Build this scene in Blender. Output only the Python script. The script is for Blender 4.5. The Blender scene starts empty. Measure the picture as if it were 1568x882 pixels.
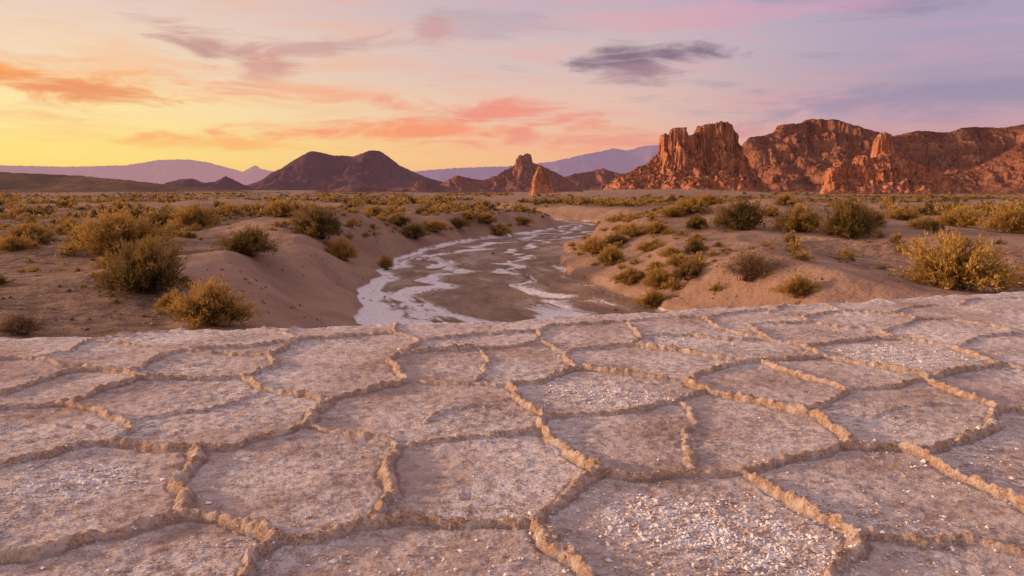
import bpy, math
import numpy as np
from mathutils import Vector

scene = bpy.context.scene
rng = np.random.default_rng(11)
CAMZ = 1.6
PITCH = math.radians(7.0)
F = 1230.0
cp, sp = math.cos(PITCH), math.sin(PITCH)

# ---------------------------------------------------------------- image pixel to world helpers
def pixel_ray(a, b):
    """unit-less sight vector from the camera through an image pixel (x right, y forward, z up)"""
    dx = (a - 784.0) / F; dy = (441.0 - b) / F
    return np.array([dx, cp + dy * sp, -sp + dy * cp])

def on_flat(a, b, z=0.0):  # image pixel (a, b) projected onto the plane at height z
    v = pixel_ray(a, b)
    t = (z - CAMZ) / v[2]
    return np.array([v[0] * t, v[1] * t])

def pixel_at_depth(D, a, b):  # x and z of image pixel (a, b) at chosen depth D
    v = pixel_ray(a, b)
    return D * v[0] / v[1], CAMZ + D * v[2] / v[1]

# ---------------------------------------------------------------- noise
perm = rng.permutation(256)
def perlin2(x, y, seed=0):
    x = np.asarray(x, dtype=np.float64) + seed * 17.31
    y = np.asarray(y, dtype=np.float64) + seed * 9.17
    xi = np.floor(x).astype(np.int64); yi = np.floor(y).astype(np.int64)
    xf = x - xi; yf = y - yi
    u = xf * xf * xf * (xf * (xf * 6 - 15) + 10); v = yf * yf * yf * (yf * (yf * 6 - 15) + 10)
    ang = np.arange(256) * (2 * np.pi / 256); gx = np.cos(ang); gy = np.sin(ang)
    def g(ix, iy, fx, fy):
        h = perm[(perm[ix & 255] + iy) & 255]
        return gx[h] * fx + gy[h] * fy
    n00 = g(xi, yi, xf, yf); n10 = g(xi + 1, yi, xf - 1, yf)
    n01 = g(xi, yi + 1, xf, yf - 1); n11 = g(xi + 1, yi + 1, xf - 1, yf - 1)
    a = n00 + u * (n10 - n00); b = n01 + u * (n11 - n01)
    return (a + v * (b - a)) * 1.5
def fbm(x, y, oct=4, seed=0, gain=0.5):
    s = 0; a = 1.0; f = 1.0
    for i in range(oct):
        s = s + a * perlin2(x * f, y * f, seed + i * 3)
        a *= gain; f *= 2.03
    return s
def ridged(x, y, oct=4, seed=0):
    s = 0; a = 1.0; f = 1.0; tot = 0
    for i in range(oct):
        s = s + a * (1 - np.abs(perlin2(x * f, y * f, seed + i * 3))); tot += a
        a *= 0.5; f *= 2.1
    return s / tot
def sstep(a, b, x):
    t = np.clip((x - a) / (b - a), 0, 1)
    return t * t * (3 - 2 * t)

# ---------------------------------------------------------------- mesh helper
def build_mesh(name, V, Fc, mat=None, attrs=None, smooth=True, link=True):
    V = np.asarray(V, dtype=np.float32); Fc = np.asarray(Fc, dtype=np.int32)
    me = bpy.data.meshes.new(name)
    me.vertices.add(len(V)); me.vertices.foreach_set("co", V.ravel())
    k = Fc.shape[1]
    me.loops.add(Fc.size); me.loops.foreach_set("vertex_index", Fc.ravel())
    me.polygons.add(len(Fc)); me.polygons.foreach_set("loop_start", np.arange(0, Fc.size, k, dtype=np.int32))
    me.polygons.foreach_set("use_smooth", np.full(len(Fc), smooth, dtype=bool))
    me.update(calc_edges=True)
    if attrs:
        for an, av in attrs.items():
            at = me.attributes.new(an, 'FLOAT', 'POINT')
            at.data.foreach_set("value", np.asarray(av, dtype=np.float32).ravel())
    if mat: me.materials.append(mat)
    if not link: return me
    ob = bpy.data.objects.new(name, me)
    scene.collection.objects.link(ob)
    return ob
def grid_faces(nr, nc):
    i = np.arange(nr - 1)[:, None] * nc + np.arange(nc - 1)[None, :]
    i = i.ravel()
    return np.stack([i, i + 1, i + nc + 1, i + nc], axis=1)

# ---------------------------------------------------------------- material helper
def lin(c):
    out = []
    for v in c:
        v /= 255.0
        out.append(v / 12.92 if v <= 0.04045 else ((v + 0.055) / 1.055) ** 2.4)
    return (out[0], out[1], out[2], 1.0)
def c4(c): return (c[0], c[1], c[2], 1.0)

class NT:
    def __init__(self, tree):
        self.t = tree; self.n = tree.nodes; self.l = tree.links
    def add(self, typ, **kw):
        nd = self.n.new(typ)
        for k, v in kw.items(): setattr(nd, k, v)
        return nd
    def put(self, sock, v):
        if v is None: return
        if isinstance(v, bpy.types.NodeSocket): self.l.new(v, sock)
        else: sock.default_value = v
    def m(self, op, a, b=None, c=None, clamp=False):
        nd = self.add('ShaderNodeMath', operation=op); nd.use_clamp = clamp
        self.put(nd.inputs[0], a); self.put(nd.inputs[1], b)
        if c is not None: self.put(nd.inputs[2], c)
        return nd.outputs[0]
    def rng(self, v, a, b, lo=0.0, hi=1.0, smooth=True):
        nd = self.add('ShaderNodeMapRange', interpolation_type='SMOOTHSTEP' if smooth else 'LINEAR')
        self.put(nd.inputs[0], v); nd.inputs[1].default_value = a; nd.inputs[2].default_value = b
        nd.inputs[3].default_value = lo; nd.inputs[4].default_value = hi
        return nd.outputs[0]
    def mix(self, f, a, b, blend='MIX'):
        nd = self.add('ShaderNodeMix', data_type='RGBA', blend_type=blend)
        self.put(nd.inputs[0], f); self.put(nd.inputs[6], a); self.put(nd.inputs[7], b)
        return nd.outputs[2]
    def attr(self, name):
        nd = self.add('ShaderNodeAttribute'); nd.attribute_name = name
        return nd.outputs['Fac']
    def noise(self, vec, scale, detail=4, rough=0.55, dist=0.0):
        nd = self.add('ShaderNodeTexNoise'); self.put(nd.inputs['Vector'], vec)
        nd.inputs['Scale'].default_value = scale; nd.inputs['Detail'].default_value = detail
        nd.inputs['Roughness'].default_value = rough; nd.inputs['Distortion'].default_value = dist
        return nd.outputs['Fac']
    def comb(self, x, y, z):
        nd = self.add('ShaderNodeCombineXYZ')
        self.put(nd.inputs[0], x); self.put(nd.inputs[1], y); self.put(nd.inputs[2], z)
        return nd.outputs[0]
    def scale(self, vec, s):
        nd = self.add('ShaderNodeVectorMath', operation='MULTIPLY')
        self.put(nd.inputs[0], vec); nd.inputs[1].default_value = s
        return nd.outputs[0]
    def bump(self, h, dist, strength=1.0, normal=None):
        nd = self.add('ShaderNodeBump'); self.put(nd.inputs['Height'], h)
        nd.inputs['Distance'].default_value = dist; nd.inputs['Strength'].default_value = strength
        if normal is not None: self.put(nd.inputs['Normal'], normal)
        return nd.outputs[0]

def new_mat(name):
    m = bpy.data.materials.new(name); m.use_nodes = True
    m.node_tree.nodes.clear()
    nt = NT(m.node_tree)
    out = nt.add('ShaderNodeOutputMaterial')
    geo = nt.add('ShaderNodeNewGeometry')
    return m, nt, out, geo.outputs['Position'], geo
def finish(nt, out, col, rough, normal=None, haze=0.0, hazecol=None, spec=0.2):
    if spec == 0:
        b = nt.add('ShaderNodeBsdfDiffuse'); nt.put(b.inputs[0], col)
    else:
        b = nt.add('ShaderNodeBsdfPrincipled')
        nt.put(b.inputs['Base Color'], col); nt.put(b.inputs['Roughness'], rough)
        b.inputs['Specular IOR Level'].default_value = spec
    if normal is not None: nt.put(b.inputs['Normal'], normal)
    sh = b.outputs[0]
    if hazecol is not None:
        e = nt.add('ShaderNodeEmission'); e.inputs[0].default_value = hazecol  # airlight haze painted in as emission, no real scattering
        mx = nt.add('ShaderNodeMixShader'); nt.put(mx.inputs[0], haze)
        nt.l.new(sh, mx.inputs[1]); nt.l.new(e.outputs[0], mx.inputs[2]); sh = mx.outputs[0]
    nt.l.new(sh, out.inputs[0])

# ---------------------------------------------------------------- MATERIALS
salt_mat, nt, out, pos, geo = new_mat("salt_crust_material")
ridge = nt.attr("ridge"); white = nt.attr("white"); foot = nt.attr("foot")
n1 = nt.noise(pos, 1.5, 4, 0.65); n2 = nt.noise(pos, 13, 3, 0.65); n3 = nt.noise(pos, 75, 3, 0.7)
base = nt.mix(nt.rng(n1, 0.36, 0.64), c4((0.43, 0.31, 0.265)), c4((0.64, 0.50, 0.45)))
base = nt.mix(nt.rng(n2, 0.48, 0.70, 0, 0.65), base, c4((0.74, 0.63, 0.59)))
base = nt.mix(nt.rng(n2, 0.47, 0.26, 0, 0.7), base, c4((0.32, 0.215, 0.17)))
base = nt.mix(nt.rng(n3, 0.46, 0.30, 0, 0.75), base, c4((0.22, 0.145, 0.115)))
ws = nt.m('MULTIPLY', white, nt.rng(nt.m('ADD', n3, nt.m('MULTIPLY', n2, 0.7)), 0.74, 0.97))
base = nt.mix(nt.m('MINIMUM', nt.m('MULTIPLY', ws, 1.35), 0.95), base, c4((0.87, 0.83, 0.83)))
rc = nt.mix(nt.rng(n3, 0.35, 0.65), c4((0.31, 0.18, 0.11)), c4((0.66, 0.46, 0.32)))
rc = nt.mix(nt.rng(n2, 0.42, 0.66, 0, 0.8), rc, c4((0.76, 0.62, 0.53)))
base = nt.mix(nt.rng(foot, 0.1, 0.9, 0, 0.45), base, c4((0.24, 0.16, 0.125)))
col = nt.mix(nt.rng(ridge, 0.22, 0.55, 0, 0.88), base, rc)
nbh = nt.noise(pos, 60, 4, 0.75)
nb = nt.bump(nbh, 0.022, 1.0)
finish(nt, out, col, 0.9, nb, spec=0)

ground_mat, nt, out, pos, geo = new_mat("desert_ground_material")
riv = nt.attr("river"); rt = nt.attr("rt"); rs = nt.attr("rs"); sand = nt.attr("sand"); far = nt.attr("far")
nA = nt.noise(pos, 0.35, 3, 0.6); nB = nt.noise(pos, 3.0, 3, 0.65); nC = nt.noise(pos, 22, 3, 0.65); nD = nt.noise(pos, 0.03, 4, 0.65)
scol = nt.mix(nt.rng(nA, 0.3, 0.7), c4((0.28, 0.165, 0.115)), c4((0.40, 0.25, 0.175)))
scol = nt.mix(nt.rng(nC, 0.55, 0.35, 0, 0.35), scol, c4((0.19, 0.11, 0.075)))
gcol = nt.mix(nt.rng(nB, 0.35, 0.65), c4((0.16, 0.095, 0.062)), c4((0.32, 0.20, 0.135)))
gcol = nt.mix(nt.rng(nC, 0.55, 0.38, 0, 0.6), gcol, c4((0.10, 0.062, 0.042)))
gcol = nt.mix(nt.rng(nA, 0.52, 0.7, 0, 0.5), gcol, c4((0.37, 0.235, 0.16)))
land = nt.mix(nt.rng(nt.m('ADD', sand, nt.m('MULTIPLY', nt.m('SUBTRACT', nB, 0.5), 0.8)), 0.3, 0.6), gcol, scol)
fcol = nt.mix(nt.rng(nD, 0.40, 0.60), c4((0.18, 0.11, 0.062)), c4((0.34, 0.21, 0.14)))
land = nt.mix(nt.m('MULTIPLY', far, nt.m('SUBTRACT', 1.0, nt.m('MULTIPLY', sand, 0.8))), land, fcol)
# river bed with meandering salt threads
fv = nt.comb(nt.m('MULTIPLY', rt, 1.9), nt.m('MULTIPLY', rs, 0.13), 0.0)
fn = nt.noise(fv, 1.0, 5, 0.62, 0.5)
fv2 = nt.comb(nt.m('MULTIPLY', rt, 6.0), nt.m('MULTIPLY', rs, 0.45), 3.0)
fn2 = nt.noise(fv2, 1.0, 4, 0.65, 0.4)
wob = nt.m('MULTIPLY', nt.m('SUBTRACT', nt.noise(nt.comb(nt.m('MULTIPLY', rs, 0.13), 2.0, 0.0), 1.0, 2, 0.5), 0.5), 3.0)
def thread(off, amp, wid):
    d_ = nt.m('ABSOLUTE', nt.m('SUBTRACT', nt.m('ADD', rt, nt.m('MULTIPLY', nt.m('SUBTRACT', fn2, 0.5), 0.5)), nt.m('MULTIPLY_ADD', wob, amp, off)))
    return nt.rng(d_, wid, wid * 0.45)
th1 = thread(0.38, 0.9, 0.11); th2 = thread(-0.40, -0.8, 0.15); th3 = thread(-0.97, 0.15, 0.17)
lowl = nt.rng(nt.m('ADD', nt.m('MULTIPLY', rs, 0.05), rt), 1.15, 0.35, 0.0, 0.15)
side = nt.rng(nt.m('ABSOLUTE', rt), 0.75, 1.05, 0.0, 0.09)
sv = nt.m('ADD', nt.m('ADD', nt.m('MULTIPLY', fn, 0.6), nt.m('MULTIPLY', fn2, 0.4)), nt.m('ADD', side, lowl))
swh = nt.rng(sv, 0.60, 0.67)
thr = nt.m('MAXIMUM', nt.m('MAXIMUM', th1, th2), th3)
swh = nt.m('MAXIMUM', swh, nt.m('MULTIPLY', thr, nt.rng(fn2, 0.38, 0.52)))
bed = nt.mix(nt.rng(fn2, 0.35, 0.65), c4((0.23, 0.14, 0.095)), c4((0.38, 0.25, 0.175)))
bed = nt.mix(nt.rng(nC, 0.55, 0.4, 0, 0.4), bed, c4((0.16, 0.10, 0.07)))
wcol = nt.mix(nt.rng(nC, 0.33, 0.55), c4((0.58, 0.49, 0.47)), c4((0.88, 0.83, 0.84)))
bed = nt.mix(swh, bed, wcol)
col = nt.mix(nt.rng(riv, 0.35, 0.65), land, bed)
h = nt.m('ADD', nt.m('MULTIPLY', nt.noise(pos, 3.0, 5, 0.65), 0.9), nt.m('MULTIPLY', nt.m('MULTIPLY', nt.noise(nt.scale(pos, (2.2, 7.0, 1.0)), 1.0, 2, 0.5, 0.8), sand), 0.3))
nb = nt.bump(h, 0.22, 0.85)
wet = nt.m('MULTIPLY', nt.m('MULTIPLY', riv, nt.m('SUBTRACT', 1.0, swh)), nt.rng(fn, 0.38, 0.5, 1.0, 0.0))
rgh = nt.m('SUBTRACT', 0.92, nt.m('MULTIPLY', wet, 0.55))
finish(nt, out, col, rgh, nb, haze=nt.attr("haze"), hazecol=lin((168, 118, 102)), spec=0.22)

def rock_mat(name, cliff1, cliff2, dust, dark, s=1.0, haze=0.0, hazecol=(0.4, 0.3, 0.35, 1), bumpd=1.0, strata=1.0):
    mt, nt, out, pos, geo = new_mat(name)
    st = nt.noise(nt.scale(pos, (0.012 * s, 0.012 * s, 0.20 * s)), 1.0, 4, 0.6, 0.3)
    col_ = nt.noise(nt.scale(pos, (0.22 * s, 0.22 * s, 0.06 * s)), 1.0, 4, 0.6)
    nb1 = nt.noise(pos, 0.06 * s, 4, 0.65); nb2 = nt.noise(pos, 0.6 * s, 4, 0.7)
    c = nt.mix(nt.rng(nt.m('ADD', nt.m('MULTIPLY', st, 0.5 * strata), nt.m('MULTIPLY', nb1, 1 - 0.5 * strata)), 0.40, 0.60), c4(cliff1), c4(cliff2))
    c = nt.mix(nt.rng(col_, 0.48, 0.30, 0, 0.7), c, c4(dark))
    sepn = nt.add('ShaderNodeSeparateXYZ'); nt.put(sepn.inputs[0], geo.outputs['Normal'])
    fl = nt.rng(nt.m('ADD', sepn.outputs[2], nt.m('MULTIPLY', nt.m('SUBTRACT', nb1, 0.5), 0.6)), 0.42, 0.80)
    dcol = nt.mix(nt.rng(nb1, 0.35, 0.65), c4(dark), c4(dust))
    dcol = nt.mix(nt.rng(nb2, 0.52, 0.7, 0, 0.5), dcol, c4(cliff1))
    c = nt.mix(fl, c, dcol)
    c = nt.mix(nt.rng(nb2, 0.48, 0.33, 0, 0.6), c, c4([v * 0.45 for v in dark]))
    hh = nt.m('ADD', nt.m('MULTIPLY', nt.noise(pos, 0.4 * s, 4, 0.7), 1.0), nt.m('MULTIPLY', nt.noise(nt.scale(pos, (0.22 * s, 0.22 * s, 0.10 * s)), 1.0, 3, 0.6), 0.8))
    nb = nt.bump(hh, bumpd / s, 0.9)
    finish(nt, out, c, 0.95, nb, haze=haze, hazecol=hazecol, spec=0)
    return mt
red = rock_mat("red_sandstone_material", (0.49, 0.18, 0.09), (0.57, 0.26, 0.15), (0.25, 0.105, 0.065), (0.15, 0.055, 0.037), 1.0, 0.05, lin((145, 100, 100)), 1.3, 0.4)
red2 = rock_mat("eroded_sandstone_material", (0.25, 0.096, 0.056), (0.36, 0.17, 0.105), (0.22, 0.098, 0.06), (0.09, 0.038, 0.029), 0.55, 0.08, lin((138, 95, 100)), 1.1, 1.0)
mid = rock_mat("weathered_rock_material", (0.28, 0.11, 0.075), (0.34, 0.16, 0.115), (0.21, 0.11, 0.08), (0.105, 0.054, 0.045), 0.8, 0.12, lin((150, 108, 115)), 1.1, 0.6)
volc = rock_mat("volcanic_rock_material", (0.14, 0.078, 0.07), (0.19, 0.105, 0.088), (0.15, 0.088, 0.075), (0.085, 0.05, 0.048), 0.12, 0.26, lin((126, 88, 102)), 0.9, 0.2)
dist_m = rock_mat("distant_mountain_material", (0.30, 0.20, 0.22), (0.34, 0.24, 0.26), (0.28, 0.2, 0.22), (0.2, 0.14, 0.16), 0.02, 0.80, lin((160, 128, 152)), 0.5)  # mostly emission: lavender distance haze painted into the rock colour
dist_w = rock_mat("sunset_mountain_material", (0.30, 0.20, 0.22), (0.34, 0.24, 0.26), (0.28, 0.2, 0.22), (0.2, 0.14, 0.16), 0.02, 0.82, lin((186, 140, 146)), 0.5)  # same rock colours, warmer sunset-tinted haze painted in as emission
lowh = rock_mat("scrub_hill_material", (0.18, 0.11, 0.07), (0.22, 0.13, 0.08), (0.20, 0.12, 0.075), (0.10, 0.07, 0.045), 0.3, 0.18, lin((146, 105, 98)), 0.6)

def leaf_mat(name, a, b, tipc, twig):
    mt, nt, out, pos, geo = new_mat(name)
    oi = nt.add('ShaderNodeObjectInfo')
    tip = nt.attr("tip")
    n = nt.noise(pos, 1.3, 2, 0.6)
    nf = nt.noise(pos, 14, 1, 0.6)
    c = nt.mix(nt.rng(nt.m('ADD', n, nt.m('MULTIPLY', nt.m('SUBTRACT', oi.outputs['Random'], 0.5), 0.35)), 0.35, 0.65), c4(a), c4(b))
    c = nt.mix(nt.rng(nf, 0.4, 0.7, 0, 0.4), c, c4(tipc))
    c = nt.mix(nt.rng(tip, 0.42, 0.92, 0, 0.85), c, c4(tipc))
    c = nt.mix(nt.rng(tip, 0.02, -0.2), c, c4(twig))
    b1 = nt.add('ShaderNodeBsdfDiffuse'); nt.put(b1.inputs[0], c)
    b2 = nt.add('ShaderNodeBsdfTranslucent'); nt.put(b2.inputs[0], c)
    mx = nt.add('ShaderNodeMixShader'); mx.inputs[0].default_value = 0.28
    nt.l.new(b1.outputs[0], mx.inputs[1]); nt.l.new(b2.outputs[0], mx.inputs[2]); nt.l.new(mx.outputs[0], out.inputs[0])
    return mt
leaf_gold = leaf_mat("golden_shrub_material", (0.19, 0.118, 0.034), (0.33, 0.20, 0.055), (0.56, 0.35, 0.105), (0.12, 0.07, 0.04))
leaf_olive = leaf_mat("olive_shrub_material", (0.080, 0.062, 0.026), (0.16, 0.11, 0.040), (0.32, 0.205, 0.072), (0.09, 0.055, 0.035))
leaf_dry = leaf_mat("dry_shrub_material", (0.14, 0.085, 0.055), (0.20, 0.125, 0.075), (0.30, 0.19, 0.11), (0.12, 0.075, 0.05))

# ---------------------------------------------------------------- TERRAIN
ry = np.array([0, 10, 15, 19, 23, 29.5, 40, 47, 55, 63, 70, 77, 84, 90, 98, 110, 130, 160, 260, 3000.])
rx = np.array([9, 5.5, 3.0, 1.0, -0.3, -1.2, -1.8, -1.4, 0.6, 3.8, 6.4, 7.9, 7.8, 5.4, 1.0, -4, -6, -4, 4, 4.])
rw = np.array([3, 3.4, 4.0, 4.3, 4.4, 4.2, 4.0, 4.0, 4.0, 3.9, 3.4, 2.9, 2.8, 2.9, 2.6, 2.2, 2, 2, 2, 2.])
yy = np.arange(0, 3000, 0.5)
xx = np.interp(yy, ry, rx)
ker = np.exp(-0.5 * (np.arange(-20, 21) / 5.0) ** 2); ker /= ker.sum()
xx = np.convolve(np.pad(xx, 20, mode='edge'), ker, mode='valid')
dxx = np.gradient(xx, yy)
def edge_y(X):
    e = np.where(X < 0, 9.9 + 0.22 * X, 9.9 + 0.35 * X)
    return e + 0.16 * perlin2(X / 1.7, X * 0 + 3.3) + 0.06 * perlin2(X / 0.35, X * 0 + 8.3)
def terrain(X, Y, full=False):
    R = np.sqrt(X * X + Y * Y)
    xc = np.interp(Y, yy, xx); sl = np.interp(Y, yy, dxx); w = np.interp(Y, ry, rw)
    cs = 1 / np.sqrt(1 + sl * sl)
    nn = perlin2(X / 3.6, Y / 5.5, 5) * 0.9 + perlin2(X / 0.9, Y / 1.4, 6) * 0.25
    side = (X - xc) * cs + nn * 0.8
    d = np.abs(side)
    near = sstep(8, 25, R) * (1 - sstep(90, 200, R))
    du = 1 - np.abs(perlin2(X / 11 + 0.4 * perlin2(X / 9, Y / 9, 3), Y / 15, 8))       # soft dune crests
    zl = -0.68 + 0.26 * fbm(X / 13, Y / 17, 3, 1) * sstep(8, 25, R) + 0.48 * (du ** 2 - 0.5) * near + 0.09 * fbm(X / 2.6, Y / 3.2, 3, 2) * (1 - sstep(60, 160, R))
    zl = zl + 0.5 * fbm(X / 70, Y / 90, 3, 4) * sstep(60, 200, R)
    for (bx, by, bh, sx, sy) in [(-10.0, 43, 0.95, 3.4, 10), (12.6, 42, 1.45, 6.5, 8), (20, 31, 0.6, 5, 6), (-8.0, 20.5, 0.7, 2.2, 4.2),
                                 (-13, 26, 0.35, 4, 4), (8.8, 23, 0.5, 2.6, 4.5), (45, 250, 2.6, 34, 38), (28, 60, 0.7, 14, 9), (-35, 90, 0.8, 25, 14), (-6, 66, 0.5, 5, 9)]:
        zl = zl + bh * np.exp(-((X - bx) / sx) ** 2 - ((Y - by) / sy) ** 2)
    zl = zl - 0.5 * sstep(100, 700, R)
    e = edge_y(X) - Y
    zl = np.where(e > -3.5, np.minimum(zl, -0.75) * sstep(-3.5, -1.0, e) + zl * (1 - sstep(-3.5, -1.0, e)), zl)
    dep = 1 - sstep(105, 190, Y)
    zr = -2.0 * dep + (1 - dep) * zl + 0.06 * perlin2(X / 1.6, Y / 3.5, 9) * dep
    zr = np.minimum(zr, zl)
    bw = np.where(side < 0, 2.9, 3.6) * (1 + 0.45 * perlin2(Y / 9, X * 0.05, 12))
    k = sstep(0, 1, (d - w) / bw) * 0.82 + 0.18 * sstep(0, 0.35, d - w)
    z = zr + (zl - zr) * k
    if not full: return z
    riv = (1 - sstep(-0.05, 0.30, d - w)) * dep
    bank = 1 - sstep(0.9, 1.9, (d - w) / bw)
    sand = np.clip(bank * 0.9 + sstep(0.05, 0.45, zl + 0.45) * (R < 110) * 0.9, 0, 1)
    sand = np.maximum(sand, np.exp(-((X - 40) / 42) ** 2 - ((Y - 245) / 50) ** 2) * 1.3)
    sand = np.clip(sand + 0.45 * (X > 4) * (1 - sstep(30, 60, R)), 0, 1)
    return z, riv, side / w, sand

ang = np.concatenate([np.linspace(-math.pi, -0.85, 60, endpoint=False), np.arange(-0.85, 0.85, 0.0018), np.linspace(0.85, math.pi, 60)])
r1 = np.exp(np.arange(math.log(3.0), math.log(10.0), 0.02))
r2 = np.exp(np.arange(math.log(10.0), math.log(130.0), 0.0052))
r3 = np.exp(np.arange(math.log(130.0), math.log(14000.0), 0.02))
rr = np.concatenate([[0.01], r1, r2, r3])
Rg, Ag = np.meshgrid(rr, ang, indexing='ij')
X = Rg * np.sin(Ag); Y = Rg * np.cos(Ag)
z, riv, rtt, sand = terrain(X, Y, True)
V = np.stack([X, Y, z], axis=-1).reshape(-1, 3)
farm = sstep(45, 130, Rg); hz = 0.28 * sstep(200, 3000, Rg)  # haze weight rises with distance, drives the ground's painted airlight emission
ground = build_mesh("ground", V, grid_faces(len(rr), len(ang))[:, ::-1], ground_mat,
    {"river": riv, "rt": rtt, "rs": Y, "sand": sand, "far": farm, "haze": hz})

# ---------------------------------------------------------------- SALT FLAT
lines = [
 (1.0, [(-60,868),(0,858),(60,848),(150,822),(200,818),(275,792)]),
 (1.15, [(275,792),(330,802),(390,815),(418,828),(395,855),(370,884),(350,910)]),
 (1.0, [(418,828),(470,830),(530,815),(570,800),(590,775),(598,745),(590,715),(610,685)]),
 (1.0, [(275,792),(285,760),(272,745),(285,720),(300,702),(298,690)]),
 (0.9, [(298,690),(250,690),(165,685),(110,690),(50,705),(0,718),(-60,735)]),
 (1.0, [(298,690),(350,690),(400,675),(450,662),(475,650),(480,633),(510,612)]),
 (0.6, [(478,655),(530,665),(585,672),(610,685)]),
 (0.7, [(610,685),(680,675),(760,668),(825,662)]),
 (1.0, [(570,802),(640,800),(690,805),(740,802),(790,808),(815,805)]),
 (1.1, [(815,805),(860,770),(880,745),(920,725)]),
 (1.1, [(815,805),(835,835),(870,860),(890,884),(915,915)]),
 (1.15, [(825,662),(860,685),(890,710),(920,725)]),
 (1.1, [(825,662),(835,640),(800,620),(778,592)]),
 (0.9, [(920,725),(980,732),(1060,725),(1130,725),(1160,722)]),
 (1.0, [(1160,722),(1220,705),(1310,687)]),
 (1.0, [(1150,728),(1200,765),(1250,795),(1320,830)]),
 (1.1, [(1320,830),(1295,860),(1282,884),(1270,915)]),
 (0.9, [(1320,830),(1400,832),(1480,832),(1550,845),(1620,855)]),
 (1.15, [(1310,687),(1280,660),(1240,640),(1200,628),(1130,612),(1075,600),(1050,585)]),
 (1.05, [(1310,687),(1370,692),(1410,700),(1450,722),(1500,745),(1568,780),(1640,810)]),
 (1.0, [(1405,697),(1450,685),(1500,668),(1520,655),(1510,640),(1540,628)]),
 (0.9, [(1540,628),(1580,628),(1640,640)]),
 (0.9, [(1540,628),(1500,615),(1450,600),(1415,583)]),
 (0.5, [(1042,618),(1068,642),(1050,668),(1066,722)]),
 (0.7, [(835,640),(900,635),(960,632),(1010,622),(1050,612),(1075,601)]),
 (0.9, [(778,592),(830,585),(878,568),(930,572),(990,578),(1050,585)]),
 (0.9, [(878,568),(872,542),(905,533),(970,530)]),
 (0.9, [(1050,585),(1100,565),(1150,555),(1200,552),(1260,548)]),
 (0.8, [(1075,600),(1150,612),(1220,628),(1262,622),(1292,605),(1285,595),(1230,580),(1170,555)]),
 (0.9, [(1260,548),(1330,560),(1380,570),(1415,578)]),
 (0.8, [(1290,598),(1350,595),(1415,583)]),
 (0.9, [(1415,583),(1480,568),(1525,560),(1490,545),(1460,532)]),
 (0.8, [(1525,560),(1580,567),(1640,572)]),
 (0.8, [(970,530),(982,515),(960,498)]),
 (0.9, [(970,530),(1040,540),(1100,548),(1150,555)]),
 (0.9, [(1260,548),(1240,532),(1290,525),(1370,520),(1460,532)]),
 (1.0, [(510,612),(570,600),(625,585)]), (0.5, [(625,585),(700,590),(778,592)]),
 (1.0, [(625,585),(605,565),(600,552),(650,540),(735,535)]),
 (0.6, [(735,535),(745,560),(735,580),(700,589)]),
 (0.8, [(735,535),(800,530),(828,517)]), (0.7, [(828,517),(850,535),(872,542)]),
 (0.9, [(510,612),(450,605),(400,597),(375,578)]),
 (0.9, [(375,578),(340,580),(270,582),(215,582),(195,570)]),
 (0.9, [(375,578),(420,562),(418,545),(440,532),(460,520)]),
 (0.9, [(215,582),(160,600),(90,620),(0,627),(-60,635)]),
 (0.9, [(90,620),(140,632),(175,640),(198,655),(180,675),(165,685)]),
 (0.5, [(195,648),(260,635),(330,625),(400,600)]),
 (0.8, [(-50,615),(0,605),(60,585),(120,568),(195,570)]),
 (0.8, [(195,570),(100,560),(50,550),(-40,552)]),
 (0.7, [(50,550),(100,540),(142,520)]), (0.6, [(142,520),(200,528),(260,536),(330,541),(418,545)]),
 (0.8, [(205,570),(250,547),(300,536),(400,530),(460,520)]),
 (0.8, [(460,520),(540,515),(600,512),(640,524),(600,552)]),
 (0.7, [(600,512),(608,500),(598,490)]), (0.8, [(640,524),(700,515),(760,510),(825,508)]),
 (0.7, [(828,517),(832,504),(880,498),(960,494)]), (0.6, [(460,520),(440,510),(470,500),(540,497),(600,492)]),
 (0.8, [(982,515),(1050,515),(1110,520),(1180,522),(1240,532)]), (0.7, [(960,494),(1010,488),(1080,487),(1092,500),(1140,512),(1180,522)]),
 (0.7, [(1080,487),(1130,478),(1200,474)]), (0.6, [(142,520),(210,512),(290,506),(360,502),(440,510)]),
 (0.8, [(1180,522),(1155,505),(1160,498),(1240,496),(1290,503),(1350,508),(1370,520)]),
 (0.7, [(1240,496),(1235,484),(1290,478),(1360,482),(1400,490),(1350,508)]),
 (0.7, [(1400,490),(1460,492),(1520,500),(1568,510),(1620,512)]), (0.7, [(1460,532),(1500,518),(1568,512)]),
 (0.6, [(1360,482),(1400,470),(1470,470),(1520,478),(1568,482),(1620,486)]), (0.6, [(1290,478),(1270,466),(1330,460),(1400,470)]),
 (0.6, [(1470,470),(1490,460),(1560,458),(1620,460)]), (0.6, [(1235,484),(1180,480),(1200,468)]),
 (0.4, [(650,648),(680,632),(720,624),(770,622)]), (0.35, [(0,660),(60,652),(120,655),(190,662)]), (0.35, [(1330,640),(1380,625),(1450,622)]), (0.3, [(300,560),(340,552),(410,553)]),
]
def catmull(P, n=6):
    P = np.array(P); Q = np.vstack([2 * P[0] - P[1], P, 2 * P[-1] - P[-2]]); outp = []
    for i in range(1, len(Q) - 2):
        for t in np.linspace(0, 1, n, endpoint=False):
            a, b, c, d = Q[i - 1], Q[i], Q[i + 1], Q[i + 2]
            outp.append(0.5 * (2 * b + (c - a) * t + (2 * a - 5 * b + 4 * c - d) * t * t + (3 * b - a - 3 * c + d) * t ** 3))
    outp.append(P[-1]); return np.array(outp)

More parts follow.
